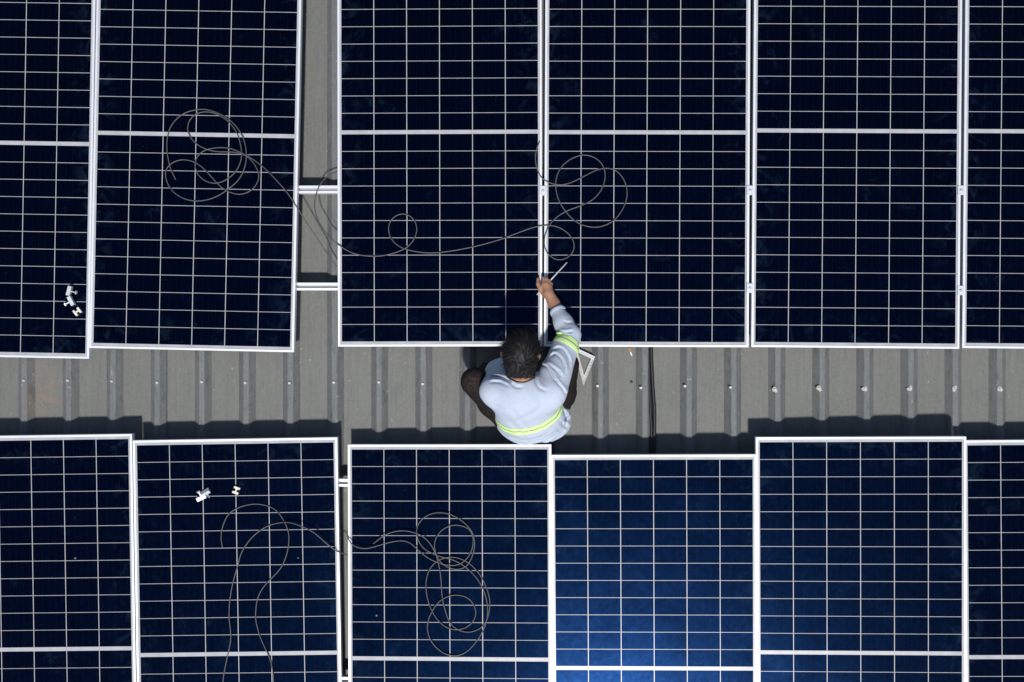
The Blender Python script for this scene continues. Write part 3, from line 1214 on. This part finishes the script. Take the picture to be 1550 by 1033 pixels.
# folds: arcs round the raised shoulder, creases at the elbow and left shoulder, soft drag lines on the back
FC = P(822, 585, .22)
def crease(pix, depth, width, zref):
    """a cloth crease along a polyline on the upper side, with a soft ridge next to it"""
    q = [P(a, b, zref) for a, b in pix]
    q = [v for v in catmull(q, .02)]
    X, Y = np.broadcast_arrays(x[:, :, 0], y[:, :, 0])
    best = np.full(X.shape, 9.0)
    along = np.zeros(X.shape)
    side = np.zeros(X.shape)
    for n_ in range(len(q) - 1):
        a, b = q[n_], q[n_ + 1]
        ex, ey = b.x - a.x, b.y - a.y
        L2 = ex * ex + ey * ey + 1e-12
        t = np.clip(((X - a.x) * ex + (Y - a.y) * ey) / L2, 0, 1)
        dx, dy = X - a.x - ex * t, Y - a.y - ey * t
        dd = np.sqrt(dx * dx + dy * dy)
        m_ = dd < best
        best = np.where(m_, dd, best)
        along = np.where(m_, (n_ + t) / (len(q) - 1), along)
        side = np.where(m_, np.sign(ex * dy - ey * dx) * dd, side)
    fade = np.clip(np.minimum(along, 1 - along) * 5, 0, 1)
    prof_ = np.exp(-(best / width) ** 2) - .7 * np.exp(-((side - 1.9 * width) / (1.5 * width)) ** 2) * (best < 5 * width)
    s_.d += ((1.35 * depth * fade * prof_)[:, :, None] * (z > zref - .13)).astype(np.float32)


CREASES = [
    ([(817, 553), (827, 555), (833, 563), (838, 573.5), (845, 578)], .0080, .0055, .24),
    ([(826.8, 548.4), (833.6, 554.2), (844.2, 562), (849, 571)], .0065, .0055, .23),
    ([(832.6, 541.6), (838.4, 535.8), (844.2, 537.8), (850, 543.6), (853.9, 554.2), (854, 565)], .0062, .005, .22),
    ([(836.5, 531), (844.2, 526.2), (852, 529), (857.8, 536.8), (861.6, 546.5), (860, 560)], .005, .005, .20),
    ([(838.4, 573.6), (846, 582), (852, 589), (856, 597)], .0065, .005, .24),
    ([(809.4, 565.8), (810.3, 575.5), (816, 586), (828, 592)], .0055, .006, .25),
    ([(846, 502), (857.8, 503.5), (868, 501)], .0065, .005, .16),
    ([(841, 508), (852, 506), (862, 509)], .0050, .0045, .16),
    ([(852, 486), (858, 489), (866, 488)], .0030, .0045, .12),
    ([(731, 571.5), (747, 570), (765.4, 573), (781.7, 584.7), (794, 584)], .0070, .0065, .23),
    ([(741, 578), (758, 578), (772, 585)], .0050, .006, .23),
    ([(850.8, 618), (857, 630), (848.8, 641)], .0060, .0055, .05),
    ([(861, 624), (858, 634), (857, 646)], .0045, .005, .03),
    ([(772, 638), (802, 625), (824, 608)], .0035, .012, .14),
    ([(745, 610), (765, 618), (790, 617)], .0028, .011, .17),
    ([(768, 660), (800, 665), (832, 655)], .0030, .009, .04),
]
for c_ in CREASES:
    crease(*c_)
s_.d += (.0022 * np.sin((y + .5 * x) * 2 * np.pi / .07 + 6 * np.sin(x * 14)) * near(P(790, 625, .16), .11)).astype(np.float32)
s_.d += (.005 * np.sin((x * .9 + y * .5) * 2 * np.pi / .045 + 3 * np.sin(y * 30)) * near(P(856, 632, .05), .05)).astype(np.float32)
s_.d += (.004 * np.sin((x * .5 - z) * 2 * np.pi / .05) * near(P(815, 662, .03), .07)).astype(np.float32)
# neck opening, cuff end, hem
s_.capsule(NEK + (HD - NEK) * .10 + Vector((0, .004, -.02)), HD + Vector((0, .012, 0)), .064, .076, .008, carve=True)
s_.ellipsoid(CUF + (WRR - ELR).normalized() * .035, (.034, .034, .034), None, .004, carve=True)
s_.ellipsoid(P(817, 683, -.02), (.052, .045, .10), None, .02, carve=True)
hem_no = Vector((.10, .30, -1))
s_.halfspace_cut(P(806, 640, -.075), hem_no)
shirt = sdf_obj('sweatshirt', s_, M['shirt'], person)
# collar rib and cuff rib as part of the shirt
def ring(name, c, axis, r0, r1, th, mat, parent, wob=0.0, n=48, m=10, squash=1.0):
    axis = Vector(axis).normalized()
    u = axis.cross(Vector((1, 0, 0)))
    u = axis.orthogonal().normalized() if u.length < .1 else u.normalized()
    v = axis.cross(u)
    vs, fs = [], []
    for i in range(n):
        a = 2 * math.pi * i / n
        rad = u * math.cos(a) * r0 + v * math.sin(a) * r1
        rd = rad.normalized()
        for j in range(m):
            t = 2 * math.pi * j / m
            vs.append(Vector(c) + rad + rd * math.cos(t) * th + axis * math.sin(t) * th * squash)
    for i in range(n):
        for j in range(m):
            fs.append((i * m + j, ((i + 1) % n) * m + j, ((i + 1) % n) * m + (j + 1) % m, i * m + (j + 1) % m))
    return mesh_obj(name, vs, fs, mat, parent, True)


ring('collar', NEK + Vector((0, -.006, .004)), (HD - NEK) + Vector((0, .0, .03)), .063, .066, .0075, M['shirt'], shirt, squash=1.5)
ring('cuff', CUF + (WRR - ELR).normalized() * -.002, (WRR - ELR), .0335, .0335, .0055, M['shirt'], shirt, squash=2.2)

# reflective bands cut from the shirt surface
cam_loc = Vector((0, 0, CAMH))
bvh = BVHTree.FromPolygons([v.co for v in shirt.data.vertices], [tuple(p.vertices) for p in shirt.data.polygons])


def hit(px, py):
    d = ROT @ Vector(((px - CX) / F, -(py - CY) / F, -1.0))
    r = bvh.ray_cast(cam_loc, d.normalized())
    return r[0]


def band(name, co, no, half, inner, keep, off=.0022):
    no = no.normalized()
    bm = bmesh.new()
    bm.from_mesh(shirt.data)
    dele = [f for f in bm.faces if abs((f.calc_center_median() - co).dot(no)) > half + .02 or not keep(f.calc_center_median())]
    bmesh.ops.delete(bm, geom=dele, context='FACES')
    for s in (-half, -inner, inner, half):
        bmesh.ops.bisect_plane(bm, geom=bm.verts[:] + bm.edges[:] + bm.faces[:], dist=1e-6, plane_co=co + no * s, plane_no=no)
    dele = [f for f in bm.faces if abs((f.calc_center_median() - co).dot(no)) > half]
    bmesh.ops.delete(bm, geom=dele, context='FACES')
    bm.normal_update()
    for f in bm.faces:
        f.material_index = 1 if abs((f.calc_center_median() - co).dot(no)) < inner else 0
        f.smooth = True
    nr = {v: v.normal.copy() for v in bm.verts}
    for v in bm.verts:
        v.co += nr[v] * off
    ext = bmesh.ops.extrude_face_region(bm, geom=bm.faces[:])
    for v in [q for q in ext['geom'] if isinstance(q, bmesh.types.BMVert)]:
        v.co -= v.normal * .001
    me = bpy.data.meshes.new(name)
    bm.to_mesh(me)
    bm.free()
    me.materials.append(M['lime'])
    me.materials.append(M['silver'])
    o = bpy.data.objects.new(name, me)
    COL.objects.link(o)
    o.parent = shirt
    return o


def fallback(p, q):
    return p if p is not None else q


p1 = fallback(hit(756, 644), P(756, 644, .08))
p2 = fallback(hit(800, 652), P(800, 652, .1))
p3 = fallback(hit(846, 624), P(846, 624, .12))
no = (p2 - p1).cross(p3 - p1)
if no.z < 0:
    no = -no
tor = (p1 + p2 + p3) / 3
armR = [SHR, P(848, 560, .2), ELR]
band('reflective_band', p2, no, .0235, .0042, lambda q: q.z < .24 and (q - (SHR + ELR) / 2).length > .13 and (q - ELL).length > .085)
a1 = fallback(hit(843, 510), P(843, 510, .16))
a2 = fallback(hit(868, 520.5), P(868, 520.5, .16))
ax = (ELR - SHR).normalized()
e_ = (a2 - a1).normalized()
no2 = ax - e_ * ax.dot(e_)
band('reflective_band', (a1 + a2) / 2, no2, .0235, .0035, lambda q: (q - ELR).length < .14)

# trousers ------------------------------------------------------------
t_ = SDF(lo, hi, RES)
t_.ellipsoid(PEL + Vector((.0, .0, -.01)), (.160, .116, .105), None, .03)
t_.ellipsoid(P(812, 650, -.05), (.120, .085, .085), None, .03)
t_.chain([HIL, (HIL + KNL) / 2 + Vector((0, 0, .01)), KNL], [.088, .078, .064], .03)
t_.chain([KNL, (KNL + ANL) / 2, ANL], [.062, .058, .050], .02)
t_.chain([HIR, (HIR + KNR) / 2 + Vector((.016, 0, .01)), KNR], [.088, .080, .064], .03)
t_.chain([KNR, (KNR + ANR) / 2, ANR], [.062, .058, .050], .02)
x, y, z = t_.grid()
t_.d += (.004 * np.sin((x + y * .6 + z * .5) * 2 * np.pi / .05 + 3 * np.sin(x * 40)) * near((HIL + KNL) / 2, .07)).astype(np.float32)
t_.d += (.0035 * np.sin((x - y * .8) * 2 * np.pi / .032) * near(KNL, .04)).astype(np.float32)
t_.d += (.004 * np.sin((y + z * .5) * 2 * np.pi / .045) * near((HIR + KNR) / 2, .07)).astype(np.float32)
sdf_obj('trousers', t_, M['trousers'], person)

# shoes ---------------------------------------------------------------
for an, dx in ((ANL, -.03), (ANR, .02)):
    f_ = SDF(an + Vector((-.12, -.12, -.08)), an + Vector((.12, .24, .06)), .005)
    f_.chain([an + Vector((0, -.035, -.028)), an + Vector((dx * .6, .08, -.033)), an + Vector((dx, .150, -.040))], [.042, .040, .033], .02)
    f_.capsule(an, an + Vector((0, -.01, -.03)), .042, .044, .02)
    f_.halfspace_cut((0, 0, ZR + .0015), (0, 0, -1))
    sdf_obj('shoe', f_, M['shoe'], person)

# hair ----------------------------------------------------------------
h_ = SDF(HD - Vector((.14, .14, .14)), HD + Vector((.14, .14, .14)), .004)
h_.ellipsoid(H(0, -.004, .006), (.0800, .0990, .1010), HROT, .01)
h_.capsule(H(-.03, -.070, -.030), H(.03, -.070, -.030), .036, .036, .03)
x, y, z = h_.grid()
h_.d += (.0025 * np.sin(x * 150 + 4 * np.sin(y * 60)) * np.sin(z * 110 + 3 * np.sin(x * 70))).astype(np.float32)
# keep the face, the ears and the nape free
h_.halfspace_cut(H(0, .070, .030), HROT @ Vector((0, 1, -.55)))
h_.halfspace_cut(H(0, -.06, -.028), HROT @ Vector((0, .25, -1)))
for s in (-1, 1):
    h_.ellipsoid(H(s * .086, .004, -.030), (.020, .042, .038), HROT, .006, carve=True)
hair = sdf_obj('hair', h_, M['hair'], person)
# strands combed out from the whorl, each a thin tapered blade
WH = None
hb = BVHTree.FromPolygons([v.co for v in hair.data.vertices], [tuple(p.vertices) for p in hair.data.polygons])
dW = ROT @ Vector(((788 - CX) / F, -(546 - CY) / F, -1.0))
WH = hb.ray_cast(cam_loc, dW.normalized())[0]
axis = (WH - HD).normalized()
st = MB()
rr = random.Random(5)
polys = hair.data.polygons
vco = hair.data.vertices
cand = [p.index for p in polys]
for _ in range(5200):
    p = polys[rr.choice(cand)]
    q = Vector(p.center)
    nrm = Vector(p.normal)
    if (q - HD).dot(HROT @ Vector((0, 1, -1.0))) > .085:
        continue
    rad = q - WH
    rad -= nrm * rad.dot(nrm)
    dW_ = rad.length
    if rad.length < 1e-4:
        continue
    rad.normalize()
    swirl = nrm.cross(rad)
    sw = .9 * math.exp(-dW_ / .04) + .25
    tdir = (rad + swirl * sw + Vector((rr.gauss(0, .18), rr.gauss(0, .18), rr.gauss(0, .18)))).normalized()
    if dW_ < .016 and rr.random() < .75:
        continue
    L = rr.uniform(.022, .050)
    lq = HROT.transposed() @ (q - HD)
    if lq.y < -.02 and lq.z < .02:
        L *= .35
    lift = rr.uniform(.05, .22)
    side = tdir.cross(nrm).normalized() * rr.uniform(.0006, .0013)
    pts = []
    pos = q + nrm * -.001
    dr = (tdir + nrm * lift).normalized()
    for j in range(4):
        pts.append((pos.copy(), (1, .9, .6, .12)[j]))
        pos = pos + dr * (L / 3)
        dr = (dr - nrm * lift * .45 + Vector((0, 0, -.10))).normalized()
    vs = []
    for pp, ww in pts:
        vs += [pp - side * ww, pp + side * ww + nrm * .0003]
    st.add(vs, [(0, 1, 3, 2), (2, 3, 5, 4), (4, 5, 7, 6)])
st.build('hair_strands', M['hair'], hair, True)

# rod held in the right hand ------------------------------------------
tip, end = P(858.2, 397.6, .030), P(812.8, 446.6, .020)
k_ = tube('hex_key', [tip, tip + (end - tip) * .5, end], .0034, M['bright'], None, 8)
tag(k_, 'thin silver hex key held in the outstretched hand, pointing up to the right', 'hex key')
